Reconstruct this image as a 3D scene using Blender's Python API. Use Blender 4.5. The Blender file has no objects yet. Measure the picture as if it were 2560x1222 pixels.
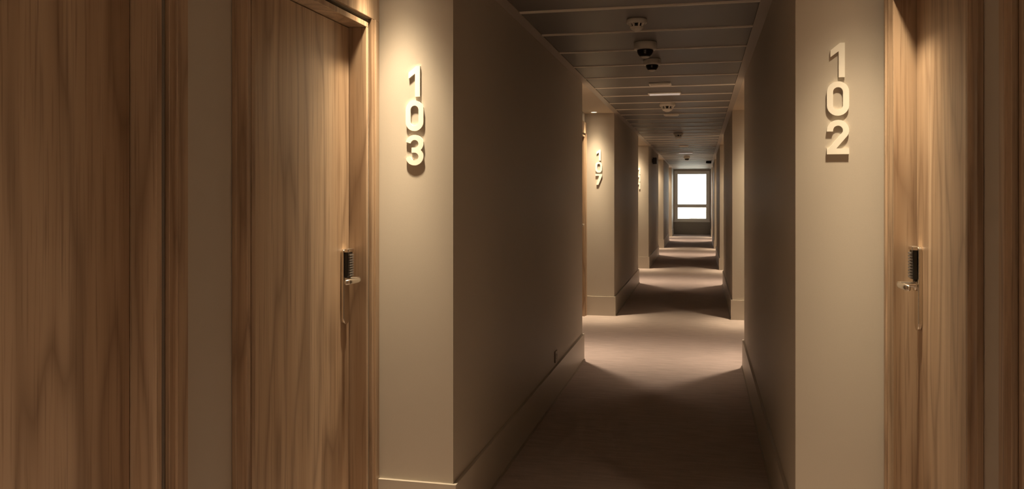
import bpy, bmesh, math, random
from mathutils import Vector, Matrix

random.seed(7)
S = bpy.context.scene
COL = S.collection
PI = math.pi

# ------------------------------------------------------------------ camera
IMG_W, IMG_H = 2560.0, 1222.0
F_PX, YAW, HORIZON, EYE = 2057.8, 0.226, 489.2, 1.42
cam_d = bpy.data.cameras.new('camera')
cam_d.sensor_fit = 'HORIZONTAL'
cam_d.sensor_width = 36.0
cam_d.lens = 36.0 * F_PX / IMG_W
cam_d.shift_y = -(IMG_H / 2 - HORIZON) / IMG_W
cam_d.clip_start = 0.02
cam_d.clip_end = 600
cam = bpy.data.objects.new('camera', cam_d)
cam.location = (0, 0, EYE)
cam.rotation_euler = (PI / 2, 0, YAW)
COL.objects.link(cam)
S.camera = cam

# ------------------------------------------------------------------ world (overcast daylight beyond the far window)
W = bpy.data.worlds.new('daylight')
S.world = W
W.use_nodes = True
bg = W.node_tree.nodes['Background']
bg.inputs['Color'].default_value = (1.0, 0.98, 0.93, 1)
bg.inputs['Strength'].default_value = 5.0

# ------------------------------------------------------------------ view
S.cycles.max_bounces = 6
S.cycles.diffuse_bounces = 5
S.cycles.glossy_bounces = 3
S.view_settings.view_transform = 'Standard'
S.view_settings.look = 'None'
S.view_settings.exposure = 0.0
S.view_settings.gamma = 1.0
S.view_settings.use_curve_mapping = False
LAMP_W = 0.61            # power of one alcove downlight

# ------------------------------------------------------------------ plan of the corridor (metres)
XL, XR = -1.003, 0.347            # corridor wall faces
BL, BR = -1.345, 0.672            # back faces of the alcoves
F1, PERIOD, ALEN = 3.273, 6.488, 2.686
NALC = 6                           # the first pair lies behind the camera
FAR = [F1 + PERIOD * (k - 1) for k in range(NALC)]
NEAR = [f - ALEN for f in FAR]
YREAR, YEND = -8.2, 30.98
HC = 2.40                          # ceiling height
BBH, BBT = 0.226, 0.016            # baseboard
OUT = 0.62                         # solid thickness behind the corridor face

# ------------------------------------------------------------------ materials
def new_mat(name):
    m = bpy.data.materials.new(name)
    m.use_nodes = True
    nt = m.node_tree
    return m, nt, nt.nodes['Principled BSDF']

def plain(name, col, rough=0.5, metal=0.0, spec=0.5, bump=0.0, bscale=300.0, var=0.0):
    m, nt, p = new_mat(name)
    p.inputs['Roughness'].default_value = rough
    p.inputs['Metallic'].default_value = metal
    p.inputs['Specular IOR Level'].default_value = spec
    tc = nt.nodes.new('ShaderNodeTexCoord')
    n = nt.nodes.new('ShaderNodeTexNoise')
    n.inputs['Scale'].default_value = bscale
    n.inputs['Detail'].default_value = 2
    nt.links.new(tc.outputs['Object'], n.inputs['Vector'])
    mix = nt.nodes.new('ShaderNodeMix')
    mix.data_type = 'RGBA'
    mix.inputs['A'].default_value = (*[c * (1 - var) for c in col], 1)
    mix.inputs['B'].default_value = (*[min(1, c * (1 + var)) for c in col], 1)
    nt.links.new(n.outputs['Fac'], mix.inputs['Factor'])
    nt.links.new(mix.outputs['Result'], p.inputs['Base Color'])
    if bump:
        b = nt.nodes.new('ShaderNodeBump')
        b.inputs['Strength'].default_value = bump
        b.inputs['Distance'].default_value = 0.002
        nt.links.new(n.outputs['Fac'], b.inputs['Height'])
        nt.links.new(b.outputs['Normal'], p.inputs['Normal'])
    return m

def wood(name, dark, mid, light, rough=0.34):
    m, nt, p = new_mat(name)
    N, L = nt.nodes, nt.links
    tc = N.new('ShaderNodeTexCoord')
    oi = N.new('ShaderNodeObjectInfo')
    cmb = N.new('ShaderNodeCombineXYZ')
    mul = N.new('ShaderNodeMath'); mul.operation = 'MULTIPLY'; mul.inputs[1].default_value = 37.0
    L.new(oi.outputs['Random'], mul.inputs[0])
    for k in range(3):
        L.new(mul.outputs[0], cmb.inputs[k])
    add = N.new('ShaderNodeVectorMath'); add.operation = 'ADD'
    L.new(tc.outputs['Object'], add.inputs[0]); L.new(cmb.outputs[0], add.inputs[1])
    def mapped(s):
        mp = N.new('ShaderNodeMapping')
        mp.inputs['Scale'].default_value = s
        L.new(add.outputs[0], mp.inputs['Vector'])
        return mp.outputs['Vector']
    # cathedral figure: rings of a slowly varying field, stretched along the board
    n1 = N.new('ShaderNodeTexNoise'); n1.inputs['Scale'].default_value = 1.0; n1.inputs['Detail'].default_value = 2.0
    n1.inputs['Roughness'].default_value = 0.45
    L.new(mapped((4.2, 4.2, 0.55)), n1.inputs['Vector'])
    r1 = N.new('ShaderNodeMath'); r1.operation = 'MULTIPLY'; r1.inputs[1].default_value = 15.0
    L.new(n1.outputs['Fac'], r1.inputs[0])
    r2 = N.new('ShaderNodeMath'); r2.operation = 'PINGPONG'; r2.inputs[1].default_value = 1.0
    L.new(r1.outputs[0], r2.inputs[0])
    r3 = N.new('ShaderNodeMath'); r3.operation = 'POWER'; r3.inputs[1].default_value = 3.0
    L.new(r2.outputs[0], r3.inputs[0])
    # fine pores
    n2 = N.new('ShaderNodeTexNoise'); n2.inputs['Scale'].default_value = 1.0; n2.inputs['Detail'].default_value = 3.0
    L.new(mapped((140, 140, 3.0)), n2.inputs['Vector'])
    # broad boards
    n3 = N.new('ShaderNodeTexNoise'); n3.inputs['Scale'].default_value = 1.0; n3.inputs['Detail'].default_value = 2.0
    L.new(mapped((15, 15, 0.35)), n3.inputs['Vector'])
    mA = N.new('ShaderNodeMix'); mA.data_type = 'RGBA'
    mA.inputs['A'].default_value = (*mid, 1); mA.inputs['B'].default_value = (*light, 1)
    rmp = N.new('ShaderNodeMapRange'); rmp.inputs['From Min'].default_value = 0.3; rmp.inputs['From Max'].default_value = 0.7
    L.new(n3.outputs['Fac'], rmp.inputs['Value']); L.new(rmp.outputs['Result'], mA.inputs['Factor'])
    mB = N.new('ShaderNodeMix'); mB.data_type = 'RGBA'
    fB = N.new('ShaderNodeMath'); fB.operation = 'MULTIPLY'; fB.inputs[1].default_value = 0.48
    L.new(r3.outputs[0], fB.inputs[0]); L.new(fB.outputs[0], mB.inputs['Factor'])
    L.new(mA.outputs['Result'], mB.inputs['A']); mB.inputs['B'].default_value = (*dark, 1)
    mC = N.new('ShaderNodeMix'); mC.data_type = 'RGBA'
    rp = N.new('ShaderNodeMapRange'); rp.inputs['From Min'].default_value = 0.52; rp.inputs['From Max'].default_value = 0.75
    rp.inputs['To Max'].default_value = 0.55
    L.new(n2.outputs['Fac'], rp.inputs['Value']); L.new(rp.outputs['Result'], mC.inputs['Factor'])
    L.new(mB.outputs['Result'], mC.inputs['A']); mC.inputs['B'].default_value = (*dark, 1)
    L.new(mC.outputs['Result'], p.inputs['Base Color'])
    b = N.new('ShaderNodeBump'); b.inputs['Strength'].default_value = 0.12; b.inputs['Distance'].default_value = 0.001
    L.new(n2.outputs['Fac'], b.inputs['Height']); L.new(b.outputs['Normal'], p.inputs['Normal'])
    p.inputs['Roughness'].default_value = rough
    p.inputs['Specular IOR Level'].default_value = 0.55
    return m

def carpet_mat():
    m, nt, p = new_mat('carpet')
    N, L = nt.nodes, nt.links
    tc = N.new('ShaderNodeTexCoord')
    a = N.new('ShaderNodeTexNoise'); a.inputs['Scale'].default_value = 260; a.inputs['Detail'].default_value = 3
    L.new(tc.outputs['Object'], a.inputs['Vector'])
    mp = N.new('ShaderNodeMapping'); mp.inputs['Scale'].default_value = (5, 34, 1)
    L.new(tc.outputs['Object'], mp.inputs['Vector'])
    c = N.new('ShaderNodeTexNoise'); c.inputs['Scale'].default_value = 1.0; c.inputs['Detail'].default_value = 5
    c.inputs['Roughness'].default_value = 0.65
    L.new(mp.outputs['Vector'], c.inputs['Vector'])
    ad = N.new('ShaderNodeMath'); ad.operation = 'ADD'
    L.new(a.outputs['Fac'], ad.inputs[0]); L.new(c.outputs['Fac'], ad.inputs[1])
    rp = N.new('ShaderNodeMapRange'); rp.inputs['From Min'].default_value = 0.75; rp.inputs['From Max'].default_value = 1.25
    L.new(ad.outputs[0], rp.inputs['Value'])
    mx = N.new('ShaderNodeMix'); mx.data_type = 'RGBA'
    mx.inputs['A'].default_value = (0.44, 0.372, 0.345, 1)
    mx.inputs['B'].default_value = (0.63, 0.537, 0.505, 1)
    L.new(rp.outputs['Result'], mx.inputs['Factor'])
    L.new(mx.outputs['Result'], p.inputs['Base Color'])
    p.inputs['Roughness'].default_value = 0.95
    p.inputs['Specular IOR Level'].default_value = 0.1
    b = N.new('ShaderNodeBump'); b.inputs['Strength'].default_value = 0.5; b.inputs['Distance'].default_value = 0.004
    L.new(a.outputs['Fac'], b.inputs['Height']); L.new(b.outputs['Normal'], p.inputs['Normal'])
    return m

def emit_mat(name, col, strength):
    m, nt, p = new_mat(name)
    p.inputs['Base Color'].default_value = (0.9, 0.88, 0.8, 1)
    p.inputs['Emission Color'].default_value = (*col, 1)
    p.inputs['Emission Strength'].default_value = strength
    return m

def glass_mat():
    m = bpy.data.materials.new('window_glass')
    m.use_nodes = True
    nt = m.node_tree
    nt.nodes.clear()
    o = nt.nodes.new('ShaderNodeOutputMaterial')
    t = nt.nodes.new('ShaderNodeBsdfTransparent'); t.inputs['Color'].default_value = (0.97, 0.98, 0.97, 1)
    g = nt.nodes.new('ShaderNodeBsdfGlossy'); g.inputs['Roughness'].default_value = 0.02
    fr = nt.nodes.new('ShaderNodeFresnel'); fr.inputs['IOR'].default_value = 1.45
    mx = nt.nodes.new('ShaderNodeMixShader')
    nt.links.new(fr.outputs[0], mx.inputs[0]); nt.links.new(t.outputs[0], mx.inputs[1]); nt.links.new(g.outputs[0], mx.inputs[2])
    nt.links.new(mx.outputs[0], o.inputs['Surface'])
    return m

M = {
    'wall': plain('taupe_paint', (0.535, 0.490, 0.425), 0.55, spec=0.4, bump=0.05, bscale=220, var=0.03),
    'base': plain('taupe_skirting', (0.535, 0.490, 0.425), 0.4, bump=0.02, var=0.02),
    'plaster': plain('alcove_plaster', (0.62, 0.54, 0.44), 0.7, var=0.02),
    'panel': plain('ceiling_panel_metal', (0.165, 0.149, 0.137), 0.45, spec=0.5, var=0.03, bscale=40),
    'tee': plain('ceiling_tee_metal', (0.86, 0.80, 0.72), 0.5, spec=0.6),
    'trim': plain('ceiling_edge_trim', (0.42, 0.37, 0.32), 0.45),
    'void': plain('ceiling_void', (0.05, 0.045, 0.04), 0.9),
    'wood': wood('walnut_veneer', (0.135, 0.072, 0.040), (0.395, 0.270, 0.172), (0.575, 0.432, 0.302)),
    'carpet': carpet_mat(),
    'strip': plain('carpet_edging', (0.40, 0.35, 0.29), 0.5),
    'nickel': plain('satin_nickel', (0.72, 0.66, 0.58), 0.26, metal=1.0),
    'black': plain('black_plastic', (0.012, 0.011, 0.010), 0.35),
    'grey': plain('grey_plastic', (0.16, 0.15, 0.145), 0.4),
    'white': plain('white_plastic', (0.85, 0.81, 0.74), 0.45),
    'digit': plain('cream_enamel', (0.95, 0.93, 0.85), 0.4),
    'frame': plain('window_paint', (0.90, 0.88, 0.84), 0.4),
    'dark': plain('dark_dado', (0.36, 0.34, 0.30), 0.5),  # wall tone darkened for the shade below the window
    'dome': plain('smoked_dome', (0.006, 0.005, 0.005), 0.06, spec=0.6),
    'lens': emit_mat('lit_lens', (1.0, 0.82, 0.58), 9.0),
    'diff': plain('opal_diffuser', (0.86, 0.80, 0.73), 0.5),
    'led': emit_mat('opal_led_strip', (1.0, 0.85, 0.78), 0.28),  # faint emission added to lift the slim fittings above the ceiling
    'glass': glass_mat(),
    'outwall': plain('pale_render', (0.74, 0.72, 0.66), 0.8),
    'outground': plain('pale_concrete', (0.78, 0.76, 0.68), 0.9),
    'outdark': plain('roof_plant_grey', (0.13, 0.13, 0.122), 0.7),
}

# ------------------------------------------------------------------ helpers
class MB:
    def __init__(s):
        s.bm = bmesh.new()
    def box(s, x0, x1, y0, y1, z0, z1, bev=0.0):
        tmp = bmesh.new()
        r = bmesh.ops.create_cube(tmp, size=1)
        for v in tmp.verts:
            v.co = Vector(((x0 + x1) / 2 + v.co.x * (x1 - x0), (y0 + y1) / 2 + v.co.y * (y1 - y0), (z0 + z1) / 2 + v.co.z * (z1 - z0)))
        if bev:
            bmesh.ops.bevel(tmp, geom=tmp.edges[:], offset=bev, segments=2, affect='EDGES', profile=0.5)
        s._merge(tmp)
        return s
    def _merge(s, tmp):
        me = bpy.data.meshes.new('t'); tmp.to_mesh(me); tmp.free()
        s.bm.from_mesh(me); bpy.data.meshes.remove(me)
    def prism(s, pts, axis, a0, a1, bev=0.0):
        """closed polygon pts (2D) extruded along an axis: 'x' -> pts are (y,z); 'y' -> (x,z); 'z' -> (x,y)"""
        tmp = bmesh.new()
        def mk(p, a):
            return {'x': (a, p[0], p[1]), 'y': (p[0], a, p[1]), 'z': (p[0], p[1], a)}[axis]
        v0 = [tmp.verts.new(mk(p, a0)) for p in pts]
        v1 = [tmp.verts.new(mk(p, a1)) for p in pts]
        tmp.faces.new(v0); tmp.faces.new(v1[::-1])
        n = len(pts)
        for i in range(n):
            tmp.faces.new((v0[i], v1[i], v1[(i + 1) % n], v0[(i + 1) % n]))
        bmesh.ops.recalc_face_normals(tmp, faces=tmp.faces[:])
        if bev:
            bmesh.ops.bevel(tmp, geom=[e for e in tmp.edges if len(e.link_faces) == 2 and e.calc_face_angle(0) > 0.6], offset=bev, segments=2, affect='EDGES', profile=0.5)
        s._merge(tmp)
        return s
    def lathe(s, prof, seg=32, origin=(0, 0, 0), axis='z'):
        """profile [(r, h)...] turned around an axis"""
        tmp = bmesh.new()
        rings = []
        for r, h in prof:
            if r < 1e-6:
                rings.append([tmp.verts.new((0, 0, h))])
            else:
                rings.append([tmp.verts.new((r * math.cos(2 * PI * i / seg), r * math.sin(2 * PI * i / seg), h)) for i in range(seg)])
        for a, b in zip(rings, rings[1:]):
            for i in range(seg):
                j = (i + 1) % seg
                if len(a) == 1 and len(b) == 1: continue
                if len(a) == 1: tmp.faces.new((a[0], b[j], b[i]))
                elif len(b) == 1: tmp.faces.new((a[i], a[j], b[0]))
                else: tmp.faces.new((a[i], a[j], b[j], b[i]))
        bmesh.ops.recalc_face_normals(tmp, faces=tmp.faces[:])
        R = {'z': Matrix.Identity(4), 'x': Matrix.Rotation(PI / 2, 4, 'Y'), 'y': Matrix.Rotation(-PI / 2, 4, 'X')}[axis]
        tmp.transform(Matrix.Translation(origin) @ R)
        for f in tmp.faces: f.smooth = True
        s._merge(tmp)
        return s
    def ribbon(s, path, w, y0, y1, closed=False):
        """stroke of width w along a 2D path (x,z), between depths y0 and y1"""
        tmp = bmesh.new()
        n = len(path)
        L_, R_ = [], []
        for i, p in enumerate(path):
            p = Vector(p)
            a = Vector(path[(i - 1) % n]) if (closed or i > 0) else None
            b = Vector(path[(i + 1) % n]) if (closed or i < n - 1) else None
            d1 = (p - a).normalized() if a is not None else (b - p).normalized()
            d2 = (b - p).normalized() if b is not None else d1
            n1 = Vector((-d1.y, d1.x)); n2 = Vector((-d2.y, d2.x))
            m = (n1 + n2)
            m.normalize()
            k = 1.0 / max(0.35, m.dot(n1))
            L_.append(p + m * (w / 2 * k)); R_.append(p - m * (w / 2 * k))
        def vs(pts, y): return [tmp.verts.new((q.x, y, q.y)) for q in pts]
        lf, rf, lb, rb = vs(L_, y0), vs(R_, y0), vs(L_, y1), vs(R_, y1)
        for i in range(n if closed else n - 1):
            j = (i + 1) % n
            tmp.faces.new((lf[i], lf[j], rf[j], rf[i])); tmp.faces.new((lb[i], rb[i], rb[j], lb[j]))
            tmp.faces.new((lf[i], lb[i], lb[j], lf[j])); tmp.faces.new((rf[i], rf[j], rb[j], rb[i]))
        if not closed:
            tmp.faces.new((lf[0], rf[0], rb[0], lb[0])); tmp.faces.new((lf[-1], lb[-1], rb[-1], rf[-1]))
        bmesh.ops.recalc_face_normals(tmp, faces=tmp.faces[:])
        s._merge(tmp)
        return s
    def mirror_x(s):
        for v in s.bm.verts: v.co.x = -v.co.x
        bmesh.ops.reverse_faces(s.bm, faces=s.bm.faces[:])
        return s
    def build(s, name, mat, parent=None, loc=None):
        me = bpy.data.meshes.new(name)
        s.bm.to_mesh(me); s.bm.free()
        me.materials.append(M[mat])
        o = bpy.data.objects.new(name, me)
        COL.objects.link(o)
        if parent is not None: o.parent = parent
        if loc is not None: o.location = loc
        return o

def empty(name, loc=(0, 0, 0)):
    o = bpy.data.objects.new(name, None)
    o.empty_display_size = 0.1
    o.location = loc
    COL.objects.link(o)
    return o

def tag(o, label=None, cat=None, group=None, kind=None):
    if label: o['label'] = label
    if cat: o['category'] = cat
    if group: o['group'] = group
    if kind: o['kind'] = kind
    return o

def struct(o, label=None):
    return tag(o, label, kind='structure')

def copy_tree(o, parent=None):
    c = o.copy(); COL.objects.link(c)
    if parent is not None: c.parent = parent
    for ch in list(o.children):
        copy_tree(ch, c)
    return c

# ------------------------------------------------------------------ floor
struct(MB().box(-1.7, 1.1, YREAR - 0.1, YEND + 0.2, -0.12, 0.0).build('floor', 'carpet'), 'taupe carpet along the corridor floor')

# ------------------------------------------------------------------ walls
# door openings, measured back from the far end wall of an alcove
OPL = [(-1.002, -0.100), (-2.334, -1.432)]
OPR = [(-0.962, -0.106), (-2.164, -1.308)]
OPH = 2.153                      # structural head of the opening
for side, X, B, OP, sg in (('left', XL, BL, OPL, -1), ('right', XR, BR, OPR, 1)):
    xo = X + sg * OUT
    # solid blocks between the alcoves
    ys = [(YREAR, NEAR[0])] + [(FAR[k], NEAR[k + 1]) for k in range(NALC - 1)] + [(FAR[-1], YEND)]
    for a, b in ys:
        x0, x1 = sorted((X, xo))
        struct(MB().box(x0, x1, a, b, 0, HC + 0.06).build('wall_' + side, 'wall'))
    # alcove backs with their door openings
    for k in range(NALC):
        m = MB()
        a, b = NEAR[k], FAR[k]
        xi = B + sg * 0.165
        x0, x1 = sorted((xi, xo)); m.box(x0, x1, a, b, 0, HC + 0.06)
        x0, x1 = sorted((B, xi))
        cuts = [a] + [FAR[k] + t for op in sorted(OP) for t in (op[0] - 0.020, op[1] + 0.020)] + [b]   # 20 mm shadow groove around the lining
        for i in range(0, len(cuts), 2):
            m.box(x0, x1, cuts[i], cuts[i + 1], 0, OPH)
        m.box(x0, x1, a, b, OPH, HC + 0.06)
        struct(m.build('wall_' + side, 'wall'))
struct(MB().box(XL - OUT, XR + OUT, YREAR - 0.12, YREAR, 0, HC + 0.06).build('wall_rear', 'wall'))

# far end wall with the window
WX0, WX1, WZ0, WZ1 = XL + 0.03, XR - 0.05, 0.475, 2.33
m = MB()
m.box(XL - OUT, WX0, YEND, YEND + 0.2, 0, HC + 0.06)
m.box(WX1, XR + OUT, YEND, YEND + 0.2, 0, HC + 0.06)
m.box(WX0, WX1, YEND, YEND + 0.2, WZ1, HC + 0.06)
m.box(WX0, WX1, YEND, YEND + 0.2, 0, WZ0)
struct(m.build('wall_end', 'wall'), 'taupe end wall around the corridor window')
struct(MB().box(XL + BBT, XR - BBT, YEND - 0.02, YEND, 0.0, WZ0 - 0.02).build('trim_3', 'dark'), 'dark dado panel under the end window')  # added panel: shade on the backlit wall, painted as a darker tone

# window
w = struct(empty('window_1', ((WX0 + WX1) / 2, YEND, WZ0)), 'bright two-light window closing the corridor')
wx0, wx1, wh = WX0 - w.location.x, WX1 - w.location.x, WZ1 - WZ0
fw = 0.125
fy0, fy1 = 0.03, 0.13
MB().box(wx0, wx0 + fw, fy0, fy1, 0, wh, 0.008).build('window_frame', 'frame', w)
MB().box(wx1 - fw, wx1, fy0, fy1, 0, wh, 0.008).build('window_frame', 'frame', w)
MB().box(wx0 + fw, wx1 - fw, fy0, fy1, wh - 0.115, wh, 0.008).build('window_frame', 'frame', w)
MB().box(wx0 + fw, wx1 - fw, fy0, fy1, 0, 0.10, 0.008).build('window_frame', 'frame', w)
MB().box(wx0 + fw, wx1 - fw, fy0, fy1, 0.51, 0.635, 0.008).build('transom', 'frame', w)
MB().box(wx0 + fw, wx1 - fw, 0.075, 0.083, 0.10, 0.51).build('window_pane', 'glass', w)
MB().box(wx0 + fw, wx1 - fw, 0.075, 0.083, 0.635, wh - 0.115).build('window_pane', 'glass', w)
MB().box(wx0 - 0.02, wx1 + 0.02, -0.05, 0.03, -0.02, 0.015, 0.004).build('window_sill', 'frame', w)

# ------------------------------------------------------------------ ceiling
c = struct(MB().box(-1.7, 1.1, YREAR - 0.1, YEND + 0.2, HC + 0.035, HC + 0.1).build('ceiling', 'void'), 'dark metal panel ceiling over the corridor')
EDGE = 0.058
PITCH, TEE0 = 0.635, 4.30
y = TEE0 - PITCH * 19
px0, px1 = XL + EDGE, XR - EDGE
panel_me = tee_me = None
while y < YEND - 0.05:
    ln = min(PITCH, YEND - y)
    if panel_me is None or ln < PITCH:
        p = MB().box(px0, px1, 0.0165, ln - 0.0165, HC, HC + 0.022, 0.004).build('ceiling_panel', 'panel', c, (0, y, 0))
        panel_me = p.data
    else:
        p = bpy.data.objects.new('ceiling_panel', panel_me); COL.objects.link(p); p.parent = c; p.location = (0, y, 0)
    if tee_me is None:
        t = MB().prism([(-0.016, HC + 0.02), (-0.016, HC - 0.002), (-0.010, HC - 0.006), (0.016, HC - 0.006), (0.016, HC + 0.02)], 'x', px0, px1).build('cross_tee', 'tee', c, (0, y, 0))
        tee_me = t.data
    else:
        t = bpy.data.objects.new('cross_tee', tee_me); COL.objects.link(t); t.parent = c; t.location = (0, y, 0)
    y += PITCH
for n_, (a, b, s_) in enumerate(((XL, px0, 1), (px1, XR, -1))):
    struct(MB().box(a, b, YREAR, YEND, HC - 0.004, HC + 0.03).build('trim_%d' % (n_ + 1), 'trim'), 'pale edge strip between ceiling panels and %s wall' % ('left' if s_ > 0 else 'right'))
for side, X, B, sg in (('left', XL, BL, -1), ('right', XR, BR, 1)):
    for k in range(NALC):
        x0, x1 = sorted((X, B))
        struct(MB().box(x0, x1, NEAR[k], FAR[k], HC, HC + 0.03).build('ceiling', 'plaster'))

# ------------------------------------------------------------------ baseboards: mitred runs around each block
def run(path, h, t, name, mat, sg, parent=None):
    """board of height h and thickness t along a plan path; the room lies on the side sg of the path"""
    tmp = MB()
    n = len(path)
    offs = []
    for i, p in enumerate(path):
        p = Vector(p)
        d1 = (p - Vector(path[i - 1])).normalized() if i else (Vector(path[1]) - p).normalized()
        d2 = (Vector(path[i + 1]) - p).normalized() if i < n - 1 else d1
        n1, n2 = Vector((d1.y, -d1.x)) * sg, Vector((d2.y, -d2.x)) * sg
        mm = (n1 + n2).normalized()
        offs.append(p + mm * (t / max(0.3, mm.dot(n1))))
    bm = tmp.bm
    A = [bm.verts.new((p[0], p[1], 0)) for p in path]; B_ = [bm.verts.new((p[0], p[1], h)) for p in path]
    C_ = [bm.verts.new((q.x, q.y, h)) for q in offs]; D_ = [bm.verts.new((q.x, q.y, 0)) for q in offs]
    for i in range(n - 1):
        for P_, Q_ in ((A, B_), (B_, C_), (C_, D_), (D_, A)):
            bm.faces.new((P_[i], P_[i + 1], Q_[i + 1], Q_[i]))
    bm.faces.new((A[0], B_[0], C_[0], D_[0])); bm.faces.new((A[-1], D_[-1], C_[-1], B_[-1]))
    bmesh.ops.recalc_face_normals(bm, faces=bm.faces[:])
    return tmp.build(name, mat, parent)

CAS = 0.100
for side, X, B, OP, sg in (('left', XL, BL, OPL, 1), ('right', XR, BR, OPR, -1)):
    bx = B + sg * 0.017           # stop at the face of the door casing
    for k in range(NALC + 1):
        path = []
        path += [(X, YREAR)] if k == 0 else [(bx, FAR[k - 1]), (X, FAR[k - 1])]
        path += [(X, YEND)] if k == NALC else [(X, NEAR[k]), (B, NEAR[k]), (B, FAR[k] + OP[1][0] - 0.101)]
        b_ = struct(run(path, BBH, BBT, 'baseboard_' + side, 'base', sg))
        e_ = [q for q in path if abs(q[0] - X) < 1e-6]
        run([(q[0] + sg * BBT, q[1]) for q in e_], 0.012, 0.008, 'edging_strip', 'strip', sg, b_)
    for k in range(NALC):          # pier between the two doors
        struct(run([(B, FAR[k] + OP[1][1] + 0.101), (B, FAR[k] + OP[0][0] - 0.101)], BBH, BBT, 'baseboard_' + side, 'base', sg))

# ------------------------------------------------------------------ doors
# local frame: origin on the floor at the middle of the opening in the wall face; +x into the alcove, y along the corridor
def make_door(name, width, hs, lever_z, plate, mirror):
    root = empty(name)
    hw = width / 2
    H = 2.112
    cp = 0.016                   # casing stands proud of the wall
    rec = -0.067                 # leaf face
    def fin(mb, nm, mat, parent=root):
        if mirror: mb.mirror_x()
        return mb.build(nm, mat, parent)
    # leaf
    fin(MB().box(rec - 0.045, rec, -hw + 0.0255, hw - 0.0255, 0.008, H - 0.003, 0.0015), 'door_leaf', 'wood')
    # lining: two side jambs and a head, with a rebate stop behind the leaf
    for s in (-1, 1):
        y0, y1 = sorted((s * (hw - 0.021), s * hw))
        fin(MB().box(-0.16, 0.008, y0, y1, 0, H, 0.0015), 'jamb', 'wood')
    fin(MB().box(-0.16, 0.008, -hw, hw, H, H + 0.021, 0.0015), 'head_jamb', 'wood')
    # outer casing with a shadow groove next to the lining
    g = 0.020
    for s in (-1, 1):
        def yy(a, b):
            return sorted((s * (hw + a), s * (hw + b)))
        mb = MB()
        mb.box(0.0005, cp, *yy(g, 0.099), 0, H + 0.021 + g, 0.002)
        mb.box(0.0005, cp + 0.007, *yy(g + 0.022, g + 0.030), 0, H + 0.021 + g, 0.002)
        fin(mb, 'casing', 'wood')
    mb = MB()
    mb.box(0.0005, cp, -hw - 0.099, hw + 0.099, H + 0.021 + g, H + 0.175, 0.002)
    fin(mb, 'head_casing', 'wood')
    # lock: long plate with a card reader, lever below it
    yp = hs * (hw - 0.077)
    pz0, pz1 = plate
    r = 0.027
    pts = []
    for i in range(9):
        a = PI + PI * i / 8
        pts.append((yp + r * math.cos(a), pz0 + r + r * math.sin(a)))
    for i in range(9):
        a = PI * i / 8
        pts.append((yp + r * math.cos(a), pz1 - r * 0.35 + r * 0.35 * math.sin(a)))
    lp = fin(MB().prism(pts, 'x', rec, rec + 0.014, 0.003), 'lock_plate', 'nickel')
    rz0, rz1 = pz1 - 0.115, pz1 - 0.012
    fin(MB().box(rec + 0.0142, rec + 0.030, yp - 0.023, yp + 0.023, rz0, rz1, 0.003), 'card_reader', 'black', lp)
    mb = MB()
    for i in range(9):
        z = rz0 + 0.006 + i * (rz1 - rz0 - 0.012) / 9
        mb.box(rec + 0.0295, rec + 0.036, yp - 0.019, yp + 0.019, z, z + 0.0065)
    tag(fin(mb, 'reader_ribs', 'grey', lp), kind='stuff')
    fin(MB().prism([(yp - 0.027, pz1 - 0.014), (yp - 0.027, pz1), (yp + 0.027, pz1), (yp + 0.027, pz1 - 0.014)], 'x', rec + 0.0142, rec + 0.034, 0.003), 'reader_cap', 'nickel', lp)
    fin(MB().lathe([(0, 0.014), (0.021, 0.014), (0.021, 0.022), (0.0105, 0.025), (0.0105, 0.066), (0, 0.066)], 24, (rec, yp, lever_z), 'x'), 'lever_neck', 'nickel', lp)
    # lever bends away from the door edge
    y_end = yp - hs * 0.125
    pth = []
    lx = rec + 0.067
    cs = [(lx - 0.004, yp + hs * 0.011), (lx + 0.004, yp - hs * 0.004), (lx + 0.006, yp - hs * 0.03), (lx + 0.004, yp - hs * 0.08), (lx - 0.002, y_end)]
    mb = MB()
    tmp = bmesh.new()
    rings = []
    for i, (x, y) in enumerate(cs):
        k = (0.75, 1, 1, 0.95, 0.8)[i]
        rings.append([tmp.verts.new((x + 0.0075 * k * math.cos(2 * PI * j / 12), y, lever_z + 0.0115 * k * math.sin(2 * PI * j / 12))) for j in range(12)])
    for a, b in zip(rings, rings[1:]):
        for j in range(12):
            tmp.faces.new((a[j], a[(j + 1) % 12], b[(j + 1) % 12], b[j]))
    tmp.faces.new(rings[0]); tmp.faces.new(rings[-1][::-1])
    bmesh.ops.recalc_face_normals(tmp, faces=tmp.faces[:])
    for f in tmp.faces: f.smooth = True
    mb._merge(tmp)
    fin(mb, 'lever', 'nickel', lp)
    return root

dn = 0
for side, B, OP, mir in (('left', BL, OPL, False), ('right', BR, OPR, True)):
    for i, (a, b) in enumerate(OP):
        proto = None
        hs = 1 if i == 0 else -1
        for k in range(NALC):
            dn += 1
            nm = 'door_%d' % dn
            if proto is None:
                lz, pl = ((1.082, (0.900, 1.206)) if side == 'left' else (1.112, (0.953, 1.246)))
                d = proto = make_door(nm, b - a, hs, lz, pl, mir)
            else:
                d = copy_tree(proto); d.name = nm
            d.location = (B, FAR[k] + (a + b) / 2, 0)
            struct(d)
            if k == 1:
                d['label'] = {('left', 0): 'walnut door with card lock beside number 103', ('left', 1): 'walnut door nearest on the left edge',
                              ('right', 0): 'walnut door with card lock beside number 102', ('right', 1): 'walnut door frame at the right edge'}[(side, i)]

# ------------------------------------------------------------------ room numbers
def arc(cx, cz, rx, rz, a0, a1, n=10):
    return [(cx + rx * math.cos(math.radians(a0 + (a1 - a0) * i / n)), cz + rz * math.sin(math.radians(a0 + (a1 - a0) * i / n))) for i in range(n + 1)]

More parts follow.
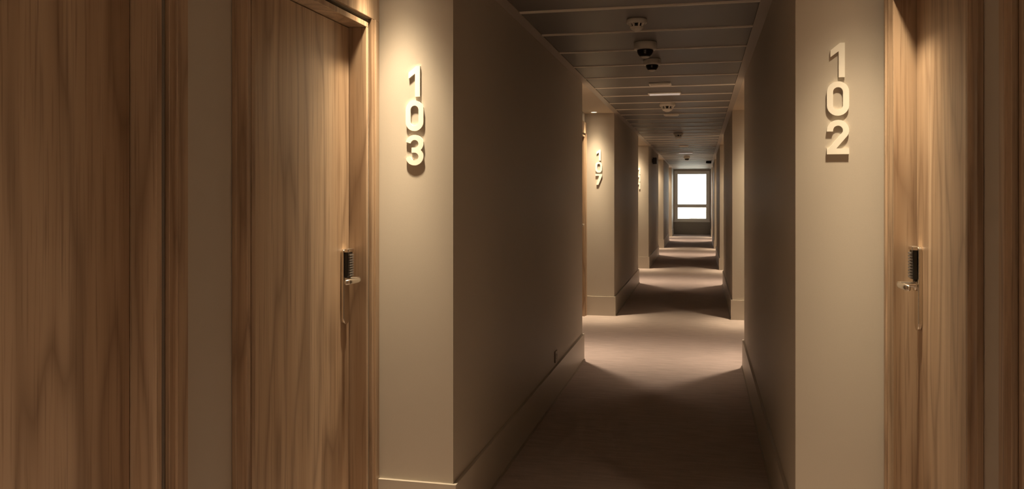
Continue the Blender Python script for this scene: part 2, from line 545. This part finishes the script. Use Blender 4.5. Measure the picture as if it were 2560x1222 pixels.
DW, DH, DS, DT = 0.078, 0.128, 0.0215, 0.0095
def digit(ch):
    """a digit in the x-z plane, base at z = 0, front towards -y, back on y = 0"""
    mb = MB()
    hw, h, s = DW / 2 - DS / 2, DH, DS
    y0, y1 = -DT, -0.0003
    if ch == '0':
        r = hw
        p = arc(0, h - s / 2 - r, r, r, 0, 180, 12) + arc(0, s / 2 + r, r, r, 180, 360, 12)
        mb.ribbon(p, s, y0, y1, True)
    elif ch == '1':
        x1 = 0.024
        x0 = x1 - s
        mb.prism([(x0, 0), (x1, 0), (x1, h), (x0 + 0.004, h), (x0 - 0.029, h - 0.027), (x0 - 0.029, h - 0.052), (x0, h - 0.031)], 'y', y0, y1)
    elif ch == '2':
        r = hw
        p = [(-r, h - s / 2 - r - 0.004)] + arc(0, h - s / 2 - r, r, r, 180, -32, 16) + [(-r + 0.003, s / 2 + 0.004)]
        mb.ribbon(p, s, y0, y1)
        mb.box(-DW / 2, DW / 2, y0 - 0.0001, y1, 0, s)
    elif ch == '3':
        rt = h / 4 - s / 4
        mb.ribbon(arc(0, h - s / 2 - rt, hw, rt, 170, -90, 18) + [(-0.013, h / 2)], s, y0, y1)
        mb.ribbon([(-0.013, h / 2)] + arc(0, s / 2 + rt, hw, rt, 90, -170, 18), s, y0 - 0.0001, y1)
    elif ch == '7':
        mb.prism([(-DW / 2, h), (DW / 2, h), (DW / 2, h - s), (-0.004, 0), (-0.004 - s - 0.002, 0), (DW / 2 - s - 0.012, h - s), (-DW / 2, h - s)], 'y', y0, y1)
    return mb

def room_number(txt, x, y, ztop, label):
    z0 = ztop - DH - 2 * 0.1435
    r = empty('room_number', (x, y, z0))
    for i, ch in enumerate(txt):
        digit(ch).build('digit', 'digit', r, (0, 0, (2 - i) * 0.1435))
    return tag(r, label, 'room number', 'stacked cream room numbers on the alcove end walls')

room_number('103', -1.169, FAR[1], 1.962, 'stacked cream digits 103 on the left end wall')
room_number('102', 0.497, FAR[1], 1.990, 'stacked cream digits 102 on the right end wall')
room_number('107', -1.186, FAR[2], 1.965, 'stacked cream digits 107 further down the left side')
room_number('111', -1.186, FAR[3], 1.965, 'tiny faint stacked digits on the third left end wall')

# ------------------------------------------------------------------ alcove downlights
PROFILES = {
    'narrow': [(0, 58), (5, 56), (8, 51), (10, 44), (12.7, 31.5), (15, 23), (17.6, 16.5), (20, 12.8), (22.5, 9.2), (25.7, 5.4), (30, 2.3), (34, 1.1), (40, 0.35), (50, 0.1), (65, 0.03), (90, 0.0)],
    'medium': [(0, 48), (8, 43), (12, 36), (16, 27.5), (20, 20.5), (24, 15), (28, 10.5), (32, 6.8), (36, 3.6), (40, 1.5), (46, 0.4), (55, 0.1), (65, 0.03), (90, 0.0)],
}
def beam_profile(kind):
    t = bpy.data.texts.get(kind + '_beam')
    if t: return t
    t = bpy.data.texts.new(kind + '_beam')
    prof = PROFILES[kind]
    t.write('IESNA:LM-63-1995\nTILT=NONE\n1 1000 1 %d 1 1 2 0 0 0\n1 1 0\n' % len(prof))
    t.write(' '.join(str(a) for a, _ in prof) + '\n0\n' + ' '.join(str(b * 100) for _, b in prof) + '\n')
    return t

def make_downlight(power, col, kind):
    r = empty('downlight')
    MB().lathe([(0.034, -0.0005), (0.047, -0.0005), (0.047, -0.004), (0.043, -0.007), (0.036, -0.006), (0.034, -0.0005)], 32).build('trim_ring', 'white', r)
    MB().lathe([(0, -0.003), (0.033, -0.003), (0.033, -0.0005), (0, -0.0005)], 24).build('lens', 'lens', r)
    ld = bpy.data.lights.new('downlight_beam', 'SPOT')
    ld.energy = power
    ld.color = col
    ld.spot_size = math.radians(130)
    ld.spot_blend = 0.3
    ld.use_nodes = True          # measured-style narrow beam with a soft spill
    nt = ld.node_tree
    ies = nt.nodes.new('ShaderNodeTexIES')
    ies.mode = 'INTERNAL'
    ies.ies = beam_profile(kind)
    em = next(n for n in nt.nodes if n.type == 'EMISSION')
    nt.links.new(ies.outputs[0], em.inputs['Strength'])
    ld.shadow_soft_size = 0.027
    lo = bpy.data.objects.new('downlight_beam', ld); COL.objects.link(lo)
    lo.parent = r; lo.location = (0, 0, -0.030)
    return r

WARM_A = (1.0, 0.76, 0.54)     # lamp near the entry end of an alcove
WARM_B = (1.0, 0.775, 0.505)     # lamp near the numbered end wall
ordinal = ['rearmost', 'first', 'second', 'third', 'fourth', 'fifth']
for col, end in ((WARM_A, 0), (WARM_B, 1)):
    proto = None
    for side, x in (('left', -1.145), ('right', 0.495)):
        for k in range(NALC):
            y = NEAR[k] + 0.21 if end == 0 else FAR[k] - (0.17 if side == 'left' else 0.26)
            xx = x if end == 0 else (-1.222 if side == 'left' else 0.565)
            if proto is None:
                d = proto = make_downlight(LAMP_W, col, 'narrow' if end else 'medium')
            else:
                d = copy_tree(proto)
            d.location = (xx, y, HC)
            tag(d, 'small recessed downlight at the %s end of the %s %s alcove ceiling' % ('near' if end == 0 else 'far', ordinal[k], side), 'downlight', 'warm downlights in the alcove ceilings')

# ------------------------------------------------------------------ ceiling fittings
CXM = -0.35
def smoke_detector(x, y, label, sc=1.0):
    r = empty('smoke_detector', (x, y, HC))
    MB().lathe([(0, 0), (0.052 * sc, 0), (0.054 * sc, -0.006), (0.054 * sc, -0.018 * sc), (0.050 * sc, -0.022 * sc), (0, -0.022 * sc)], 40).build('base', 'white', r)
    # chamber: open cage of ribs between body and tip
    MB().lathe([(0, -0.0225 * sc), (0.030 * sc, -0.0225 * sc), (0.026 * sc, -0.040 * sc), (0, -0.040 * sc)], 32).build('sensor_chamber', 'black', r)
    for i in range(8):
        a = 2 * PI * (i + 0.5) / 8
        mb = MB().prism([(0.031 * sc, -0.0215 * sc), (0.050 * sc, -0.0215 * sc), (0.033 * sc, -0.042 * sc), (0.024 * sc, -0.042 * sc)], 'y', -0.0035 * sc, 0.0035 * sc)
        mb.bm.transform(Matrix.Rotation(a, 4, 'Z'))
        mb.build('cage_rib', 'white', r)
    MB().lathe([(0.036 * sc, -0.0395 * sc), (0.036 * sc, -0.044 * sc), (0.028 * sc, -0.052 * sc), (0.012 * sc, -0.059 * sc), (0, -0.060 * sc), (0, -0.0395 * sc)], 32).build('tip', 'white', r)
    return tag(r, label, 'smoke detector', 'smoke detectors on the corridor ceiling')

def dome_camera(x, y, label, sc=1.0):
    r = empty('dome_camera', (x, y, HC))
    R = 0.073 * sc
    MB().lathe([(0, 0), (R * 0.97, 0), (R, -0.004), (R, -0.040 * sc), (R * 0.93, -0.047 * sc), (R * 0.70, -0.047 * sc), (0, -0.047 * sc)], 48).build('housing', 'white', r)
    D = R * 0.72
    z = -0.0475 * sc
    a1 = math.radians(52)
    MB().lathe([(0, z)] + [(D * math.cos(a1 * i / 8), z - D * math.sin(a1 * i / 8)) for i in range(9)] + [(0, z - D * math.sin(a1))], 40).build('dome', 'dome', r)
    MB().lathe([(0, z - D * math.sin(a1) + 0.001)] + [(D * 1.02 * math.cos(a1 + (PI / 2 - a1) * i / 6), z - D * 1.02 * math.sin(a1 + (PI / 2 - a1) * i / 6)) for i in range(6)] + [(0, z - D * 1.02)], 40).build('dome_cap', 'white', r)  # pale cap stands in for the bright reflection low on the dome
    MB().box(-0.006 * sc, 0.006 * sc, -D * 0.99, -D * 0.55, z - D * 0.45, z - 0.003, 0.002).build('lens_slot', 'grey', r)
    return tag(r, label, 'camera', 'dome cameras on the corridor ceiling')

def flat_plate(name, cat, x, y, wx, wy, label, group):
    r = empty(name, (x, y, HC))
    MB().box(-wx / 2, wx / 2, -wy / 2, wy / 2, -0.014, 0, 0.004).build('housing', 'white', r)
    MB().box(-wx / 2 + 0.014, wx / 2 - 0.014, -wy / 2 + 0.014, wy / 2 - 0.014, -0.021, -0.0141, 0.003).build('diffuser', 'led' if name == 'emergency_light' else 'diff', r)  # slim fittings get an added glow in place of bounced light
    return tag(r, label, cat, group)

smoke_detector(CXM, 4.62, 'white smoke detector nearest, in front of the two dome cameras', 1.06)
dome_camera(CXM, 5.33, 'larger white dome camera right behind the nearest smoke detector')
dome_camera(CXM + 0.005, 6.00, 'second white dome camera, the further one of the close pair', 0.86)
flat_plate('ceiling_plate', 'ceiling fitting', CXM, 7.30, 0.19, 0.15, 'small white flat ceiling plate just behind the dome cameras', 'flat ceiling fittings')
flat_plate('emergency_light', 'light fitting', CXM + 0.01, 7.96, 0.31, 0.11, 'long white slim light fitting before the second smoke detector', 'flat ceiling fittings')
smoke_detector(CXM, 8.86, 'second white smoke detector, behind the long slim fitting', 1.55)
flat_plate('ceiling_plate', 'ceiling fitting', CXM, 10.05, 0.18, 0.15, 'small white flat plate behind the second smoke detector', 'flat ceiling fittings')
smoke_detector(CXM, 13.1, 'third smoke detector, in the dark ceiling stretch midway', 1.4)
flat_plate('ceiling_plate', 'ceiling fitting', CXM + 0.015, 16.45, 0.17, 0.2, 'distant small pale plate over the third pair of alcoves', 'flat ceiling fittings')
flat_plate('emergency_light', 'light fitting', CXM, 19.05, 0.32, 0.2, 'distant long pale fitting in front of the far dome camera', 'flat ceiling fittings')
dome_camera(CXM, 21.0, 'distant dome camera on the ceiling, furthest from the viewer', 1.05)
# small dark speaker on the ceiling near the end window
r = empty('ceiling_speaker', (0.205, 24.0, HC))
MB().lathe([(0, 0), (0.075, 0), (0.075, -0.05), (0.068, -0.06), (0.060, -0.06), (0, -0.058)], 32).build('body', 'black', r)
MB().lathe([(0, -0.0585), (0.055, -0.0605), (0.05, -0.066), (0, -0.070)], 32).build('grille', 'grey', r)
tag(r, 'small dark round fitting on the ceiling near the end window', 'speaker')

# black box speaker on the left wall beyond the third alcove
r = empty('wall_speaker', (XL, 17.5, 2.085))
MB().box(0.012, 0.095, -0.06, 0.06, 0, 0.135, 0.006).build('cabinet', 'black', r)
MB().box(0.018, 0.089, -0.066, -0.0602, 0.008, 0.127, 0.002).build('grille', 'black', r)
MB().box(0.0, 0.0118, -0.03, 0.03, 0.03, 0.105).build('bracket', 'black', r)
tag(r, 'small black box high on the left wall beyond the third alcove', 'speaker')

# power socket low on the left wall
r = empty('power_socket', (XL, 5.73, 0.248))
MB().box(0, 0.009, -0.04, 0.04, 0, 0.08, 0.003).build('cover_plate', 'strip', r)
MB().lathe([(0, 0), (0.020, 0), (0.020, 0.002), (0.017, 0.002), (0.017, 0.0005), (0, 0.0005)], 24, (0.009, 0, 0.04), 'x').build('socket_insert', 'base', r)
tag(r, 'taupe wall socket just above the left baseboard', 'socket')

# ------------------------------------------------------------------ outside the end window
tag(MB().box(-150, 150, YEND + 2, YEND + 400, -4.2, -4.0).build('outside_ground', 'outground'), 'pale open ground outside the end window', kind='structure')
b = empty('building', (2.0, YEND + 75, -4.0))
MB().box(-30, 30, 0, 20, 0, 3.4).build('wall', 'outwall', b)
MB().box(-30.3, 30.3, -0.3, 20.3, 3.4, 3.65).build('roof', 'outground', b)
for i in range(12):
    MB().box(-27 + i * 4.7, -24.6 + i * 4.7, -0.08, 0.0, 1.2, 2.6).build('window', 'outdark', b)
MB().box(0.2, 2.1, 2, 5, 3.65, 4.0).build('roof_unit', 'outdark', b)
tag(b, 'pale low building seen faintly through the end window', 'building')
